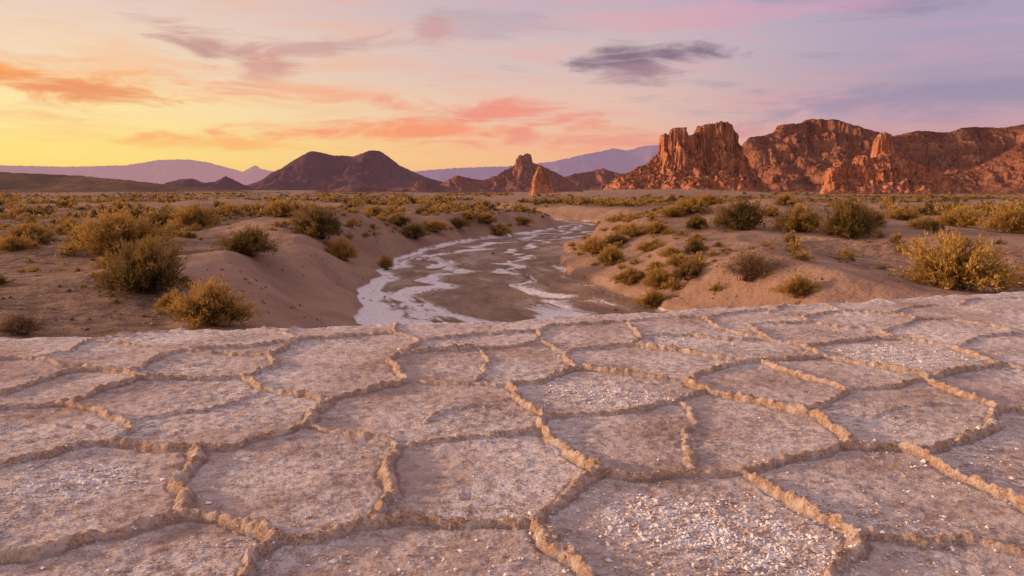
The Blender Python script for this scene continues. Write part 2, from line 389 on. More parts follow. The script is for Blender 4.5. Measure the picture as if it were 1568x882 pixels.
sang = np.concatenate([np.linspace(-1.45, -0.76, 70, endpoint=False), np.arange(-0.76, 0.76, 0.00125), np.linspace(0.76, 1.45, 70)])
srr = np.concatenate([np.exp(np.arange(math.log(0.4), math.log(2.7), 0.012)), np.exp(np.arange(math.log(2.7), math.log(17.0), 0.0026)), np.exp(np.arange(math.log(17.0), math.log(70), 0.02))])
Rg, Ag = np.meshgrid(srr, sang, indexing='ij')
X = Rg * np.sin(Ag); Y = Rg * np.cos(Ag)
wx = X + 0.045 * perlin2(X / 0.26, Y / 0.26, 21) + 0.014 * perlin2(X / 0.07, Y / 0.07, 22)
wy = Y + 0.045 * perlin2(X / 0.26, Y / 0.26, 23) + 0.014 * perlin2(X / 0.07, Y / 0.07, 24)
dmin = np.full(X.shape, 9.0); stren = np.ones(X.shape)
for s, pl in lines:
    W = catmull([on_flat(a, b) for a, b in pl])
    for p, q in zip(W[:-1], W[1:]):
        pr = [np.hypot(*p), np.hypot(*q)]; pa = [math.atan2(p[0], p[1]), math.atan2(q[0], q[1])]
        m_ = 0.26
        i0 = np.searchsorted(srr, min(pr) - m_); i1 = np.searchsorted(srr, max(pr) + m_)
        da = m_ / max(min(pr), 0.5)
        j0 = np.searchsorted(sang, min(pa) - da); j1 = np.searchsorted(sang, max(pa) + da)
        if i1 <= i0 or j1 <= j0: continue
        xs = wx[i0:i1, j0:j1]; ys = wy[i0:i1, j0:j1]
        v = q - p; L2 = v @ v + 1e-9
        t = np.clip(((xs - p[0]) * v[0] + (ys - p[1]) * v[1]) / L2, 0, 1)
        dd = np.hypot(xs - p[0] - t * v[0], ys - p[1] - t * v[1])
        cur = dmin[i0:i1, j0:j1]; upd = dd < cur
        cur[upd] = dd[upd]; stren[i0:i1, j0:j1][upd] = s
cs_ = 1.25
gx = wx / cs_; gy = wy / (cs_ * 0.9)
ix = np.floor(gx).astype(int); iy = np.floor(gy).astype(int)
f1 = np.full(X.shape, 9.0); f2 = np.full(X.shape, 9.0)
for ox in (-1, 0, 1):
    for oy in (-1, 0, 1):
        cx = ix + ox; cy = iy + oy
        h1 = perm[(perm[cx & 255] + cy) & 255] / 256.0; h2 = perm[(perm[(cx + 77) & 255] + cy + 31) & 255] / 256.0
        dd = np.hypot(cx + 0.15 + 0.7 * h1 - gx, cy + 0.15 + 0.7 * h2 - gy)
        n1_ = np.minimum(f1, dd); f2 = np.minimum(f2, np.maximum(f1, dd)); f1 = n1_
vd = (f2 - f1) * 0.5 * cs_
u_ = np.abs(X / np.maximum(Y, 0.3))
outm = (u_ > 0.69) | (Y < 3.05)
vdm = np.where(outm, vd, 9.0)
upd = vdm < dmin; dmin[upd] = vdm[upd]; stren[upd] = 0.9
dmin_c = np.minimum(dmin, 0.5)
lump = fbm(X / 0.07, Y / 0.07, 3, 31)
wd = 0.0245 * (0.60 + 0.40 * stren) * (1 + 0.45 * perlin2(X / 0.3, Y / 0.3, 33) + 0.15 * lump)
wd = np.maximum(wd, 0.008)
prof = np.clip(1 - (dmin_c / (wd * 1.45)) ** 2, 0, 1) ** 0.8        # steep-sided rounded rope
amp = np.clip(stren * (0.95 + 0.45 * perlin2(X / 0.5, Y / 0.5, 34)), 0.2, 1.3)
ridge = prof * amp
zz = ridge * 0.042 * (1 + 0.45 * lump)
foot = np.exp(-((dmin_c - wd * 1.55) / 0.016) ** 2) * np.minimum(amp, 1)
zz -= 0.006 * foot
zz += 0.007 * np.exp(-(dmin_c / 0.13) ** 2) * stren
zz += 0.012 * fbm(X / 0.9, Y / 0.9, 2, 35)
zz += 0.0055 * fbm(X / 0.12, Y / 0.12, 4, 36, 0.62)
pit = ridged(X / 0.16, Y / 0.16, 3, 38)
zz += 0.008 * (pit - 0.75)
white = 0.32 + 0.60 * fbm(X / 1.1, Y / 1.1, 3, 40)
patches = [(110,735,0.36,1.4),(1000,790,0.30,1.1),(1110,815,0.40,1.2),(1190,855,0.30,1.2),(930,605,0.45,1.1),(1370,545,0.7,1.1),(1050,520,0.6,1.0),(880,600,0.3,1.0),(1470,700,0.25,.6),(470,575,.3,.7),(1450,515,.8,.9),(300,560,.5,.7)]
for a, b, s, k in patches:
    p = on_flat(a, b); white = np.maximum(white, k * np.exp(-((X - p[0]) ** 2 + (Y - p[1]) ** 2) / s ** 2))
e = edge_y(X) - Y
white = np.maximum(white, 0.9 * np.exp(-(np.maximum(e, 0) / 0.45) ** 2))
white = np.clip(white, 0, 1.3)
zz += 0.006 * np.clip(white - 0.5, 0, 1) * (lump * 0.5 + 0.6)
zz += 0.03 * np.exp(-((e - 0.1) / 0.15) ** 2) * (0.6 + perlin2(X / 0.25, Y / 0.25, 44))
drop = sstep(0.06, -1.3, e)
zz = zz - 2.6 * drop - 0.12 * sstep(0.25, -0.1, e) + 0.12 * drop * fbm(X / 0.3, Y / 0.3, 3, 45)
V = np.stack([X, Y, zz], axis=-1).reshape(-1, 3)
Fc = grid_faces(len(srr), len(sang))[:, ::-1]
keep = (e.ravel()[Fc].max(axis=1) > -1.6)
salt = build_mesh("salt_flat", V, Fc[keep], salt_mat, {"ridge": np.clip(ridge * 1.2, 0, 1), "white": white, "foot": foot})

def salt_z(x, y):
    r = np.hypot(x, y); a = np.arctan2(x, y)
    i = np.clip(np.searchsorted(srr, r), 0, len(srr) - 1); j = np.clip(np.searchsorted(sang, a), 0, len(sang) - 1)
    return zz[i, j]
def pebble_mesh(px, py, pz, size, flat=0.7):
    n = len(px)
    b = np.array([[1,0,0],[-1,0,0],[0,1,0],[0,-1,0],[0,0,1],[0,0,-1]], float)
    f = np.array([[0,2,4],[2,1,4],[1,3,4],[3,0,4],[2,0,5],[1,2,5],[3,1,5],[0,3,5]])
    Vv = b[None] * (1 + 0.5 * rng.uniform(-1, 1, (n, 6, 1))) + rng.uniform(-.25, .25, (n, 6, 3))
    th = rng.uniform(0, 6.28, n); c, s = np.cos(th), np.sin(th)
    x_ = Vv[..., 0] * c[:, None] - Vv[..., 1] * s[:, None]; y_ = Vv[..., 0] * s[:, None] + Vv[..., 1] * c[:, None]
    Vv = np.stack([x_, y_, Vv[..., 2] * flat], -1) * size[:, None, None]
    Vv += np.stack([px, py, pz], -1)[:, None]
    Ff = f[None] + (np.arange(n) * 6)[:, None, None]
    return Vv.reshape(-1, 3), Ff.reshape(-1, 3)
cxs, cys, css = [], [], []
for a, b, s, k, n in [(110,735,.22,1,900),(1000,790,.22,1,700),(1110,815,.28,1,1400),(1190,855,.25,1,1000),(930,605,.3,1,800),(1370,545,.5,1,800),(880,850,.3,1,100),(1050,520,.5,1,400),(1300,800,.5,1,120),(650,860,.6,1,200),(1460,720,.4,1,150),(120,850,.5,1,200)]:
    p = on_flat(a, b)
    cxs.append(p[0] + rng.normal(0, s * 0.8, n)); cys.append(p[1] + rng.normal(0, s * 0.65, n)); css.append(rng.gamma(2.0, 0.0023, n) + 0.002)
n = 5500
t_ = rng.uniform(-0.75, 0.75, n); r_ = 2.8 + 8 * rng.uniform(0, 1, n) ** 1.3
cxs.append(r_ * np.sin(t_)); cys.append(r_ * np.cos(t_)); css.append(rng.gamma(1.6, 0.0018, n) + 0.0015)
cx = np.concatenate(cxs); cy = np.concatenate(cys); cs2 = np.clip(np.concatenate(css), 0, 0.017)
ok = (edge_y(cx) - cy) > 0.1; cx, cy, cs2 = cx[ok], cy[ok], cs2[ok]
crys_mat, nt, out, pos, geo = new_mat("salt_crystal_material")
nn = nt.noise(pos, 9, 2)
finish(nt, out, nt.mix(nt.rng(nn, 0.38, 0.58), c4((0.56, 0.44, 0.38)), c4((0.87, 0.82, 0.80))), 0.7, spec=0)
Vp, Fp = pebble_mesh(cx, cy, salt_z(cx, cy) + cs2 * 0.3, cs2)
build_mesh("salt_crystals", Vp, Fp, crys_mat, smooth=False)

# ---------------------------------------------------------------- SHRUBS
def shrub(seed, nt_, nl, ll, lw, zs=0.8, up=0.35):
    g = np.random.default_rng(seed)
    th = g.uniform(0, 2 * np.pi, nt_); el = np.radians(g.uniform(3, 88, nt_))
    R = 0.72 + 0.22 * np.sin(th * 2 + g.uniform(0, 6)) * np.cos(el) + g.uniform(-0.16, 0.28, nt_)
    lob = g.integers(3, 6); la = g.uniform(0, 6.28, lob)
    R *= 0.86 + 0.24 * np.max(np.cos(th[:, None] - la[None]), axis=1)
    end = np.stack([R * np.cos(el) * np.cos(th), R * np.cos(el) * np.sin(th), R * zs * np.sin(el) + 0.02], -1)
    st = np.stack([g.normal(0, .13, nt_), g.normal(0, .13, nt_), np.zeros(nt_) - 0.05], -1)
    def curve(i, t):
        p = st[i] + (end[i] - st[i]) * t[:, None]
        p[:, 2] += 0.16 * np.sin(t * np.pi) * (1 - end[i][:, 2])
        return p
    i = g.integers(0, nt_, nl); t = g.uniform(0.22, 1.0, nl) ** 0.75
    p = curve(i, t) + g.normal(0, 0.045, (nl, 3))
    p[:, 2] = np.abs(p[:, 2])
    o = end[i] / np.linalg.norm(end[i], axis=1)[:, None]
    d = o + g.normal(0, 0.55, (nl, 3)) + np.array([0, 0, up]); d /= np.linalg.norm(d, axis=1)[:, None]
    s = np.cross(d, g.normal(0, 1, (nl, 3))); s /= np.linalg.norm(s, axis=1)[:, None] + 1e-6
    l = ll * g.uniform(0.5, 1.5, nl)[:, None]; w = lw * g.uniform(0.6, 1.4, nl)[:, None]
    Vl = np.stack([p - s * w, p + s * w, p + d * l], 1).reshape(-1, 3)
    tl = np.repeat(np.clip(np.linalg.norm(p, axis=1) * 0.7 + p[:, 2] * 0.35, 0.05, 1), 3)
    tt = np.linspace(0, 1, 5)
    allV = [Vl]; allT = [tl]; nf = len(Vl); Fs = [np.arange(nf).reshape(-1, 3)]
    idx = np.arange(nt_); prev = curve(idx, np.full(nt_, 0.0))
    for k in range(1, 5):
        cur = curve(idx, np.full(nt_, tt[k]))
        sd = g.normal(0, 1, (nt_, 3)); sd /= np.linalg.norm(sd, axis=1)[:, None]
        wv = 0.011 * (1.15 - tt[k])
        q = np.stack([prev - sd * wv, prev + sd * wv, cur], 1).reshape(-1, 3)
        allV.append(q); allT.append(np.full(len(q), -0.3)); Fs.append(nf + np.arange(len(q)).reshape(-1, 3)); nf += len(q); prev = cur
    return np.vstack(allV), np.vstack(Fs), np.concatenate(allT)

protos = [shrub(100 + k, 170, 10000, 0.085, 0.015, 0.85) for k in range(5)]
dryp = [shrub(200 + k, 300, 5000, 0.09, 0.008, 0.8) for k in range(2)]
meshes = {}
for mn, mt in (("g", leaf_gold), ("o", leaf_olive)):
    for k, (v, f, t) in enumerate(protos):
        meshes[(mn, k)] = build_mesh("desert_shrub", v, f, mt, {"tip": t}, smooth=False, link=False)
for k, (v, f, t) in enumerate(dryp):
    meshes[("d", k)] = build_mesh("dry_shrub", v, f, leaf_dry, {"tip": t}, smooth=False, link=False)

tr = np.exp(np.linspace(math.log(9), math.log(900), 3000))
def land_point(a, b):  # where the camera ray of image pixel (a, b) meets the terrain
    v = pixel_ray(a, b); v = v / v[1]
    zx = terrain(v[0] * tr, tr); zl = CAMZ + v[2] * tr
    hit = np.nonzero((zl <= zx) & (tr > edge_y(v[0] * tr) + 0.4))[0]
    i = hit[0] if len(hit) else 2999
    return v[0] * tr[i], tr[i], zx[i]
shr = [
 (190,388,150,66,'g'),(225,447,150,88,'o'),(325,499,130,74,'g'),(45,374,95,34,'g'),(30,512,95,38,'d'),(380,390,88,44,'o'),(487,362,92,50,'o'),(268,478,60,34,'g'),
 (525,398,46,36,'g'),(300,347,70,36,'g'),(428,332,60,26,'g'),(250,347,54,24,'o'),(590,412,28,22,'g'),(635,364,46,24,'o'),(765,360,44,18,'g'),(130,372,60,28,'g'),
 (110,352,46,18,'g'),(350,330,46,18,'g'),(20,384,60,24,'g'),(700,348,40,16,'o'),(745,342,40,16,'g'),(665,354,44,18,'g'),(610,345,44,18,'o'),(575,330,40,16,'g'),(720,334,40,14,'g'),(800,343,34,12,'g'),
 (1135,352,74,50,'o'),(1065,350,44,22,'o'),(1150,427,100,50,'d'),(1225,354,76,42,'g'),(1300,364,88,62,'o'),(1460,442,160,92,'g'),(1222,454,70,34,'g'),
 (1468,347,64,32,'g'),(1545,357,70,48,'g'),(935,405,50,30,'g'),(1055,427,66,30,'o'),(1000,470,60,28,'g'),(1062,388,36,24,'o'),(965,434,56,26,'g'),
 (1012,442,56,34,'g'),(912,388,46,28,'g'),(1205,314,42,18,'g'),(1085,314,46,18,'g'),(1060,325,60,24,'g'),(1030,332,44,18,'g'),(970,362,48,22,'g'),(1005,357,42,18,'g'),
 (1380,337,54,20,'g'),(1412,350,48,18,'g'),(1030,395,40,18,'g'),(1040,407,44,20,'g'),(1330,345,54,26,'o'),(1180,330,40,16,'g'),(945,375,40,18,'o'),(990,385,36,16,'g'),(1270,360,40,20,'d'),
]
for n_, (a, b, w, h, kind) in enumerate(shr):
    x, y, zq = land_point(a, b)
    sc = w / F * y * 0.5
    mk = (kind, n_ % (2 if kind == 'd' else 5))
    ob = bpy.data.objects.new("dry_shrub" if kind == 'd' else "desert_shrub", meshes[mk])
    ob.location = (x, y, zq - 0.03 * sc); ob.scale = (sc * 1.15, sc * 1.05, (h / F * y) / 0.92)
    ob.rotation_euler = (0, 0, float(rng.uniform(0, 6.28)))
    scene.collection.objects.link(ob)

def scatter(name, X, Y, size, prot, mat, hs=1.0):
    Z = terrain(X, Y); Vs, Fs, Ts = [], [], []; off = 0
    th = rng.uniform(0, 6.28, len(X))
    for k in range(len(prot)):
        sel = np.nonzero(np.arange(len(X)) % len(prot) == k)[0]
        if len(sel) == 0: continue
        v, f, t = prot[k]
        c, s = np.cos(th[sel])[:, None], np.sin(th[sel])[:, None]; sz = size[sel][:, None]
        hh = rng.uniform(0.75, 1.25, len(sel))[:, None] * hs
        P = np.stack([(v[None, :, 0] * c - v[None, :, 1] * s) * sz + X[sel][:, None], (v[None, :, 0] * s + v[None, :, 1] * c) * sz + Y[sel][:, None],
                      v[None, :, 2] * sz * hh + Z[sel][:, None] - 0.02], -1)
        Vs.append(P.reshape(-1, 3)); Fs.append((f[None] + (np.arange(len(sel)) * len(v))[:, None, None]).reshape(-1, 3) + off); Ts.append(np.tile(t, len(sel)))
        off += len(sel) * len(v)
    return build_mesh(name, np.vstack(Vs), np.vstack(Fs), mat, {"tip": np.concatenate(Ts)}, smooth=False)
def rnd_points(n, rmin, rmax, pw, sandmax=0.62, cl=-0.05):
    a = rng.uniform(-0.8, 0.8, n); r = rmin * (rmax / rmin) ** (rng.uniform(0, 1, n) ** pw)
    x = r * np.sin(a); y = r * np.cos(a)
    z_, rv, rt_, sd = terrain(x, y, True)
    clump = fbm(x / (6 + r * 0.08), y / (6 + r * 0.12), 2, 60) + rng.uniform(-0.5, 0.5, n)
    ok = (rv < 0.02) & (np.abs(rt_) > 1.15) & ((sd < sandmax) | (rng.uniform(0, 1, n) < 0.07)) & (clump > cl) & (y > edge_y(x) + 2)
    return x[ok], y[ok], r[ok]
lowA = [shrub(300 + k, 40, 480, 0.16, 0.036, 0.85) for k in range(4)]
lowB = [shrub(400 + k, 14, 70, 0.30, 0.10, 0.85) for k in range(4)]
x, y, r = rnd_points(3300, 16, 95, 0.62)
h_ = int(len(x) * 0.66)
sz = np.clip(rng.gamma(3.2, 0.088, len(x)), 0.10, 0.7) * (0.5 + 0.5 * sstep(16, 40, r))
scatter("scrub_patch", x[:h_], y[:h_], sz[:h_], lowA, leaf_gold)
scatter("scrub_patch", x[h_:], y[h_:], sz[h_:], lowA, leaf_olive)
x, y, r = rnd_points(15000, 60, 900, 0.85)
h_ = int(len(x) * 0.6)
scatter("distant_scrub", x[:h_], y[:h_], rng.uniform(0.35, 1.15, h_), lowB, leaf_gold, 0.85)
scatter("distant_scrub", x[h_:], y[h_:], rng.uniform(0.35, 1.15, len(x) - h_), lowB, leaf_olive, 0.85)
n = 250
yb = rng.uniform(22, 80, n); xb = np.interp(yb, yy, xx) + np.interp(yb, ry, rw) + rng.uniform(0.6, 4.5, n)
scatter("bank_grass", xb, yb, rng.uniform(0.12, 0.45, n), lowA, leaf_gold)
n = 150
yb = rng.uniform(32, 85, n); xb = np.interp(yb, yy, xx) - np.interp(yb, ry, rw) - rng.uniform(1.2, 5.5, n)
scatter("bank_grass", xb, yb, rng.uniform(0.12, 0.45, n), lowA, leaf_gold)
n = 6000
a = rng.uniform(-0.75, 0.75, n); r = 12 * (70 / 12) ** rng.uniform(0, 1, n)
x = r * np.sin(a); y = r * np.cos(a); ok = (y > edge_y(x) + 1) & (fbm(x / 5, y / 5, 2, 71) > -0.05); x, y, r = x[ok], y[ok], r[ok]
sz = rng.gamma(1.5, 0.012, len(x)) + 0.008
peb_mat, nt, out, pos, geo = new_mat("pebble_material")
finish(nt, out, nt.mix(nt.rng(nt.noise(pos, 5, 2), 0.35, 0.65), c4((0.11, 0.065, 0.045)), c4((0.32, 0.205, 0.15))), 0.9, spec=0)
Vp, Fp = pebble_mesh(x, y, terrain(x, y) + sz * 0.2, sz); build_mesh("pebbles", Vp, Fp, peb_mat, smooth=False)

# ---------------------------------------------------------------- ROCK FORMATIONS
def formation(name, D, sky, W, mat, res, cliffs=(), smooth=12, talus=0.8, p=1.3, gul=0.3, gl=20, base=-2.5, rough=0.8, terr=0.0, tstep=6.0, jit=1.0, tc=0.16, back=0.8, cw=0.03, minw=0.3):
    pts = [pixel_at_depth(D, a, b) for a, b in sky]
    sx = np.array([q[0] for q in pts]); sz_ = np.array([q[1] for q in pts]) - base
    dm = D / 1239.0
    xs = np.arange(sx[0] - 2 * dm, sx[-1] + 2 * dm, res)
    S = np.interp(xs, sx, sz_, left=0, right=0)
    S = S + rough * fbm(xs / (5 * dm), xs * 0, 4, 81) * sstep(0, 10 * dm, S)
    S[0] = S[-1] = 0; S = np.maximum(S, 0)
    sg = max(smooth * dm / res, 1); kk = int(sg * 3); kr = np.exp(-0.5 * (np.arange(-kk, kk + 1) / sg) ** 2); kr /= kr.sum()
    Sm = np.convolve(np.pad(S, kk, mode='edge'), kr, mode='valid') * talus
    Hm = S.max()
    ry_ = res * 1.3
    ys = np.arange(D - W * 1.25, D + W * back, ry_)
    Xg, Yg = np.meshgrid(xs, ys)
    wxg = Xg + gl * 0.12 * fbm(Xg / (gl * .5), Yg / (gl * .5), 2, 82)
    yc = D + 0.16 * W * fbm(Xg / (gl * 2.5), Xg * 0, 2, 83)
    # jumble the cliff-top blocks away from the crest so towers are not plain extrusions
    wob = 3.5 * dm * perlin2(Xg / (9 * dm), Yg / (6 * dm), 93) * sstep(0.01, 0.10, np.abs(Yg - yc) / W)
    Sx = np.interp(Xg + (wxg - Xg) * sstep(0, 0.2, np.abs(Yg - D) / W) + wob, xs, S); Smx = np.interp(Xg, xs, Sm)
    Wx = W * (minw + (1 - minw) * np.clip(Smx / (Hm * talus), 0, 1))
    t0 = np.abs(Yg - yc) / Wx
    rg = ridged(wxg / gl, Yg / (gl * 2.6), 4, 84)
    t = t0 * (1 + 0.30 * fbm(Xg / gl, Yg / gl, 3, 85))
    tal = (Sx + (np.minimum(Smx, Sx * 1.0 + Smx * 0.3) - Sx) * sstep(0.0, 0.35, t)) * np.clip(1 - t, 0, 1) ** p
    tal = tal * (1 - gul * sstep(0.02, 0.25, t) * np.clip((0.93 - rg) * 3.5, 0, 1))
    h = tal
    for (a0, a1) in cliffs:
        x0 = pixel_at_depth(D, a0, 290)[0]; x1 = pixel_at_depth(D, a1, 290)[0]
        mx = sstep(x0 - 2 * dm, x0 + 1 * dm, Xg) * (1 - sstep(x1 - 1 * dm, x1 + 2 * dm, Xg))
        yn = np.abs(Yg - yc) / W
        but = tc * (1 + 0.70 * perlin2(Xg / (17 * dm), Yg / (40 * dm), 86) + 0.20 * perlin2(Xg / (6 * dm), Yg / (20 * dm), 87) + 0.10 * perlin2(Xg / (2.2 * dm), Yg / (9 * dm), 97))
        st = 1 - sstep(but, but + cw, yn)
        bo = but + 0.06 + 0.08 * perlin2(Xg / (10 * dm), Xg * 0, 98)
        st2 = 1 - sstep(bo, bo + cw * 2.0, yn)
        fr2 = 0.48 + 0.32 * perlin2(Xg / (8 * dm), Xg * 0, 99)
        base_t = np.minimum(Smx * np.clip(1 - t, 0, 1) ** p * (1 - gul * 0.5 * np.clip((0.93 - rg) * 3, 0, 1)), Sx)
        hc = base_t + (Sx * 0.97 - base_t) * np.maximum(st, fr2 * st2)
        hc = np.where(st > 0.99, Sx, hc)
        h = h * (1 - mx) + hc * mx
    if terr > 0:
        q = (h + 2.0 * perlin2(Xg / 30, Yg / 30, 88)) / tstep; fl = np.floor(q); fr = q - fl
        h = h + terr * (fl + sstep(0.3, 0.7, fr) - q) * tstep * sstep(0.3, tstep, h) * sstep(0.03, 0.12, t0)
    h = h + 0.030 * Hm * fbm(Xg / (gl * .4), Yg / (gl * .4), 4, 89) * sstep(0.05, 0.2, t0) * sstep(0, 0.2 * Hm, h)
    Z = base + h
    Xj = Xg + jit * perlin2(Z / (4 * dm), Yg / (9 * dm), 90) * sstep(2, 8, h); Yj = Yg + jit * 1.6 * (perlin2(Xg / (6 * dm), Z / (2.6 * dm), 91) + 0.6 * perlin2(Xg / (2.2 * dm), Z / (1.1 * dm), 92)) * sstep(2, 8, h)
    V = np.stack([Xj, Yj, Z], -1).reshape(-1, 3)
    Fc = grid_faces(*Xg.shape)
    keep = h.ravel()[Fc].max(axis=1) > 0.02
    return build_mesh(name, V, Fc[keep], mat)

butte = [(905,297),(925,290),(940,273),(958,268),(975,255),(988,252),(1000,241),(1010,232),(1013,206),(1022,209),(1026,205),(1028,198),(1042,197),(1046,211),(1056,209),(1066,204),(1072,195),(1082,190),(1092,191),(1100,187),(1111,190),(1113,200),(1125,203),(1128,222),(1134,236),(1145,240),(1152,262),(1165,280),(1185,297)]
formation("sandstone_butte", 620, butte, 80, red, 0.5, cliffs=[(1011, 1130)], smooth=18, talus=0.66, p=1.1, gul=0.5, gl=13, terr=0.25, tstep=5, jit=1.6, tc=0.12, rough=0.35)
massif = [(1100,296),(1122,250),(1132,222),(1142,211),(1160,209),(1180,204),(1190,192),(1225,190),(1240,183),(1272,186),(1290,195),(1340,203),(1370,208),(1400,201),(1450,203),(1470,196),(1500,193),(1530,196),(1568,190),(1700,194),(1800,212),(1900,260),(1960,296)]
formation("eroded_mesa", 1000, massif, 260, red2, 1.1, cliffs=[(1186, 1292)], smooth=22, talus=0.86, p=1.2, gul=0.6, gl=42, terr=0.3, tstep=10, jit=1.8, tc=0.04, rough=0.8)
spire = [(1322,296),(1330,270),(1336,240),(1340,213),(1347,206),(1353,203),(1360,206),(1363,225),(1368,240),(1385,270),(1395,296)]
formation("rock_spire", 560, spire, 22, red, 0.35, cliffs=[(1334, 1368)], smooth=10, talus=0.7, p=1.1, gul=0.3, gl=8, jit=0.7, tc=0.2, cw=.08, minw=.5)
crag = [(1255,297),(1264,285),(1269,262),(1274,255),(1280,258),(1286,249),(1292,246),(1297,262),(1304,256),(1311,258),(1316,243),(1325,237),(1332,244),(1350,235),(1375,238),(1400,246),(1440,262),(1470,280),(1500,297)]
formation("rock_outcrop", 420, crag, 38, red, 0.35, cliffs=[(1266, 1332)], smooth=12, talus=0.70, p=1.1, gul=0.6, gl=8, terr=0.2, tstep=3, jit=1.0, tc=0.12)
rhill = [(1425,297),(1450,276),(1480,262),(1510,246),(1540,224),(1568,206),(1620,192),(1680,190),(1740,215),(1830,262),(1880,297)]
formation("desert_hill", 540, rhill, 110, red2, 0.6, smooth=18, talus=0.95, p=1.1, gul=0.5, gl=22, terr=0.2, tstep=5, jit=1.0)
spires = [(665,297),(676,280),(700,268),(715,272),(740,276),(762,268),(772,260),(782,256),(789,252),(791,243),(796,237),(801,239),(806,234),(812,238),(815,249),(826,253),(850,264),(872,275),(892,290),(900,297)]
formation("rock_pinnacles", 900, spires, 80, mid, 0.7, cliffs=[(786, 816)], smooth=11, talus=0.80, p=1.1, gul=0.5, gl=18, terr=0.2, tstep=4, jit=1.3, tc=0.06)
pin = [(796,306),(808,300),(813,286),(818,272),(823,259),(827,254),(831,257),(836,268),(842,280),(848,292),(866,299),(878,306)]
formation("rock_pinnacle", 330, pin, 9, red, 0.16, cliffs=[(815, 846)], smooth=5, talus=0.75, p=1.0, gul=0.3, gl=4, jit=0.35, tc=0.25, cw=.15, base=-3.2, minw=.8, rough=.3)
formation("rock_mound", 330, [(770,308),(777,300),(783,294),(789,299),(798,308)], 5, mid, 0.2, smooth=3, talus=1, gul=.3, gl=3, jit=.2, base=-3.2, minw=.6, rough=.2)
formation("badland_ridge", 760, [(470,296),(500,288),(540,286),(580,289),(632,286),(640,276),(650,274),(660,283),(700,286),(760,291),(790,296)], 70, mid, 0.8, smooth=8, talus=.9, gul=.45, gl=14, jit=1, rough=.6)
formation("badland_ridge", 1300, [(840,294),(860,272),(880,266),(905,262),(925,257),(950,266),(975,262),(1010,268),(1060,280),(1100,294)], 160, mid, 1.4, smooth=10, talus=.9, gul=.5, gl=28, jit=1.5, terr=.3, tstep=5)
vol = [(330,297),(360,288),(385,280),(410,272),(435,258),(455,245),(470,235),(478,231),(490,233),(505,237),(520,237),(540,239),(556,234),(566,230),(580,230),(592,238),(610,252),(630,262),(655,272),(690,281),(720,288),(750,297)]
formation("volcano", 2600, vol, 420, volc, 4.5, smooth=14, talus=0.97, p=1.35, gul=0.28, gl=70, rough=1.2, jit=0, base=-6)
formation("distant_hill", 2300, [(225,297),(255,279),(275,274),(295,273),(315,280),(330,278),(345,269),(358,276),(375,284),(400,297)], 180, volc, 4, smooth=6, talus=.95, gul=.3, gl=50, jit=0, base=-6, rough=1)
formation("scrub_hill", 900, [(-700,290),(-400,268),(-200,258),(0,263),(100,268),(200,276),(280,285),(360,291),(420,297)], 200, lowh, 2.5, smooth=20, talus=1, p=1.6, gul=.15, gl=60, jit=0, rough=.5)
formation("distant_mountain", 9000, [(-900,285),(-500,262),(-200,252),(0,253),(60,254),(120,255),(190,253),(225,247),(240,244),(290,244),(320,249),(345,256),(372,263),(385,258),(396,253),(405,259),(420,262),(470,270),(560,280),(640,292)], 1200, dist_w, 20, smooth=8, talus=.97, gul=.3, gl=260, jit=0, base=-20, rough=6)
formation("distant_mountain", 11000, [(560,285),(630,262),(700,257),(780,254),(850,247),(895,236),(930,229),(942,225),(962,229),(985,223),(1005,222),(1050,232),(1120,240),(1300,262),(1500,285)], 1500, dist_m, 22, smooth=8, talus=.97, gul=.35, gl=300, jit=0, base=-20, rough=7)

bx, by, bs = [], [], []
for (a0, a1, D, n) in [(925, 1175, 580, 700), (1262, 1480, 402, 350), (1325, 1390, 548, 60), (680, 890, 860, 150)]:
    q = rng.uniform(a0, a1, n); d_ = D - np.abs(rng.normal(0, 14, n)); bx.append(d_ * (q - 784) / 1239); by.append(d_); bs.append(rng.gamma(1.5, 0.45, n) + 0.3)
bx = np.concatenate(bx); by = np.concatenate(by); bs = np.clip(np.concatenate(bs), 0, 2.6)
Vp, Fp = pebble_mesh(bx, by, terrain(bx, by) + bs * 0.2, bs); build_mesh("boulders", Vp, Fp, red2, smooth=False)

# ---------------------------------------------------------------- SKY
SUN_AZ, SUN_EL = math.radians(-82), math.radians(10.5)
world = bpy.data.worlds.new("World"); scene.world = world; world.use_nodes = True
world.node_tree.nodes.clear(); nt = NT(world.node_tree)
wo = nt.add('ShaderNodeOutputWorld')
skyn = nt.add('ShaderNodeTexSky', sky_type='NISHITA'); skyn.sun_disc = False; skyn.sun_elevation = SUN_EL; skyn.sun_rotation = SUN_AZ
skyn.dust_density = 2.0
tc_ = nt.add('ShaderNodeTexCoord'); sep = nt.add('ShaderNodeSeparateXYZ'); nt.put(sep.inputs[0], tc_.outputs['Generated'])
az = nt.m('MULTIPLY', nt.m('ARCTAN2', sep.outputs[0], sep.outputs[1]), 57.2958)
el = nt.m('MULTIPLY', nt.m('ARCSINE', sep.outputs[2]), 57.2958)
eln = nt.m('DIVIDE', nt.m('MAXIMUM', el, 0.0), 90.0)
def ramp(stops):
    r = nt.add('ShaderNodeValToRGB'); r.color_ramp.interpolation = 'EASE'
    nt.put(r.inputs[0], eln)
    els = r.color_ramp.elements
    while len(els) < len(stops): els.new(0.5)
    for e_, (p_, c_) in zip(els, stops): e_.position = p_ / 90.0; e_.color = c_ if len(c_) == 4 else lin(c_)
    return r.outputs[0]
zen = (0.62, 0.50, 0.53, 1)
Lr = ramp([(0, (255, 204, 108)), (2.5, (255, 228, 132)), (5.0, (255, 230, 162)), (8, (246, 216, 182)), (12, (236, 206, 190)), (25, (228, 190, 182)), (60, zen)])
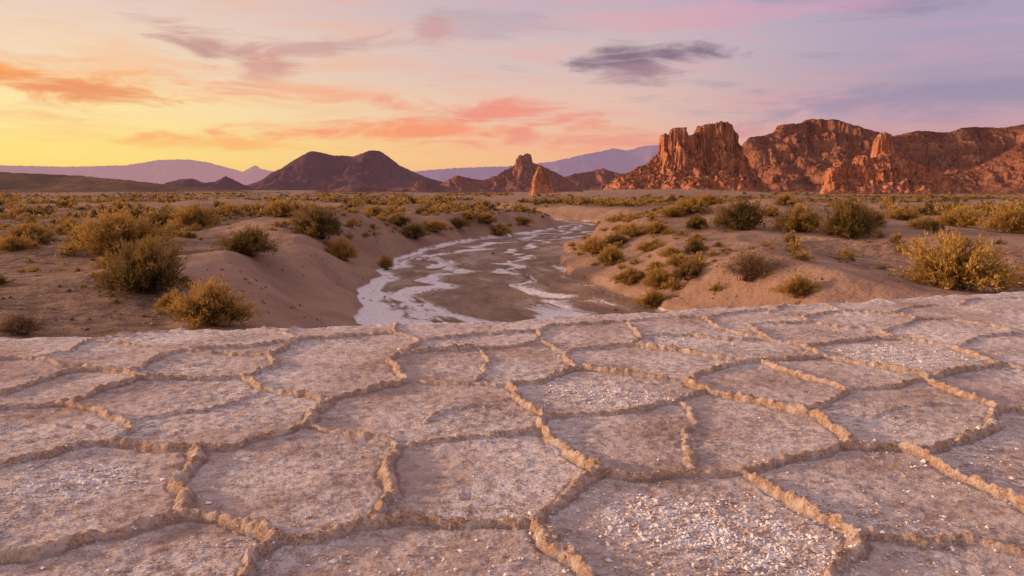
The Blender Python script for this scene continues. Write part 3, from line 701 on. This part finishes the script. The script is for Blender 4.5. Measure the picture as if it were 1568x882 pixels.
Mr = ramp([(0, (246, 178, 128)), (2.5, (246, 186, 144)), (5.5, (236, 194, 174)), (9, (216, 190, 188)), (13, (198, 176, 190)), (25, (198, 172, 188)), (60, zen)])
Rr = ramp([(0, (212, 158, 158)), (3, (204, 160, 166)), (6, (172, 152, 174)), (10, (172, 158, 184)), (13, (178, 160, 190)), (25, (195, 170, 194)), (60, zen)])
base = nt.mix(nt.rng(az, -32, 6), Lr, Mr)
base = nt.mix(nt.rng(az, 2, 30), base, Rr)
v1_ = nt.comb(nt.m('MULTIPLY', az, 0.07), nt.m('MULTIPLY', nt.m('ADD', el, nt.m('MULTIPLY', az, 0.04)), 0.50), 0.0)
nz = nt.noise(v1_, 1.0, 5, 0.58, 0.5)
v2_ = nt.comb(nt.m('MULTIPLY', az, 0.18), nt.m('MULTIPLY', el, 0.75), 5.0)
nz2 = nt.noise(v2_, 1.0, 7, 0.62, 0.6)
st_l = nt.m('MULTIPLY', nt.rng(nz, 0.46, 0.70), nt.rng(el, 1.5, 4.0))
st_l = nt.m('MULTIPLY', st_l, nt.rng(el, 40, 15))
pink = nt.mix(nt.rng(az, -30, 10), lin((252, 184, 126)), nt.mix(nt.rng(az, 5, 30), lin((238, 166, 158)), lin((212, 160, 182))))
base = nt.mix(nt.m('MULTIPLY', st_l, 0.52), base, pink)
dk = nt.m('MULTIPLY', nt.rng(nz, 0.45, 0.32), nt.rng(el, 3, 7))
base = nt.mix(nt.m('MULTIPLY', dk, 0.45), base, nt.mix(nt.rng(az, -25, 15), lin((218, 184, 172)), lin((150, 144, 172))))
clouds = [ # az, el, half-width, half-height, tilt(deg), colour, opacity
 (-32.0, 6.9, 11.0, 1.5, -4, (252, 162, 84), 0.95), (-28.0, 6.2, 6.5, 0.9, -5, (236, 144, 98), 0.8), (-29.3, 4.7, 5.0, 0.7, -2, (242, 166, 112), 0.6),
 (-20.0, 9.3, 4.6, 1.2, -12, (198, 146, 140), 0.9), (-13.5, 9.5, 8.0, 0.8, 6, (206, 156, 150), 0.75), (-17.0, 7.9, 2.8, 1.5, 8, (216, 154, 142), 0.8),
 (-5.3, 10.8, 1.8, 1.8, -40, (206, 154, 152), 0.85), (-14.5, 6.6, 8, 0.7, -3, (248, 166, 130), 0.65),
 (-7.5, 3.9, 14.0, 1.1, 0, (250, 150, 108), 0.9), (-1.0, 5.3, 8.0, 1.1, -4, (240, 142, 124), 0.85), (5.0, 3.4, 12.0, 1.0, -1, (238, 154, 138), 0.8), (-19, 3.0, 8, .6, 0, (252, 172, 104), .6),
 (9.3, 8.9, 5.8, 1.1, 3, (136, 110, 130), 1.0), (8.4, 7.9, 4.2, 0.8, 7, (166, 128, 142), 0.85),
 (29.0, 12.2, 9.0, 1.3, 7, (134, 118, 146), 0.95), (28, 5.6, 15, 1.5, 1, (156, 140, 168), 0.7),
 (19.0, 11.6, 15.0, 1.0, 1, (214, 162, 184), 0.6), (3.0, 11.2, 12.0, 1.0, 3, (216, 174, 180), 0.5), (21, 3.6, 12, .8, 0, (206, 148, 158), .7),
]
v3 = nt.comb(az, el, 0.0)
nzc = nt.m('MULTIPLY_ADD', nz2, 3.2, -0.62)
for (ca, ce, hw, hh, tl, cc, op) in clouds:
    mp = nt.add('ShaderNodeMapping', vector_type='TEXTURE'); nt.put(mp.inputs[0], v3)
    mp.inputs[1].default_value = (ca, ce, 0); mp.inputs[2].default_value = (0, 0, math.radians(tl)); mp.inputs[3].default_value = (hw, hh, 1)
    ln = nt.add('ShaderNodeVectorMath', operation='LENGTH'); nt.put(ln.inputs[0], mp.outputs[0])
    mk = nt.rng(nt.m('SUBTRACT', nzc, ln.outputs['Value']), -0.10, 0.90, 0.0, op)
    base = nt.mix(mk, base, lin(cc))
bg1 = nt.add('ShaderNodeBackground'); nt.put(bg1.inputs[0], base); bg1.inputs[1].default_value = 0.96
bg2 = nt.add('ShaderNodeBackground'); nt.put(bg2.inputs[0], skyn.outputs[0]); bg2.inputs[1].default_value = 0.008
ad = nt.add('ShaderNodeAddShader'); nt.l.new(bg1.outputs[0], ad.inputs[0]); nt.l.new(bg2.outputs[0], ad.inputs[1]); nt.l.new(ad.outputs[0], wo.inputs[0])
world.cycles.sampling_method = 'MANUAL'; world.cycles.sample_map_resolution = 256

sun = bpy.data.lights.new("sun", 'SUN'); sun.energy = 4.3; sun.color = (1.0, 0.61, 0.36); sun.angle = math.radians(3)
so = bpy.data.objects.new("sun", sun); scene.collection.objects.link(so)
sv_ = Vector((math.sin(SUN_AZ) * math.cos(SUN_EL), math.cos(SUN_AZ) * math.cos(SUN_EL), math.sin(SUN_EL)))
so.rotation_mode = 'QUATERNION'; so.rotation_quaternion = sv_.to_track_quat('Z', 'Y'); so.location = (-50, 0, 30)

cam = bpy.data.cameras.new("camera"); cam.sensor_width = 36; cam.lens = 36 * F / 1568; cam.clip_end = 40000; cam.clip_start = 0.05
co = bpy.data.objects.new("camera", cam); co.location = (0, 0, CAMZ); co.rotation_euler = (math.pi / 2 - PITCH, 0, 0)
scene.collection.objects.link(co); scene.camera = co
scene.view_settings.view_transform = 'Standard'; scene.view_settings.look = 'None'; scene.view_settings.exposure = 0
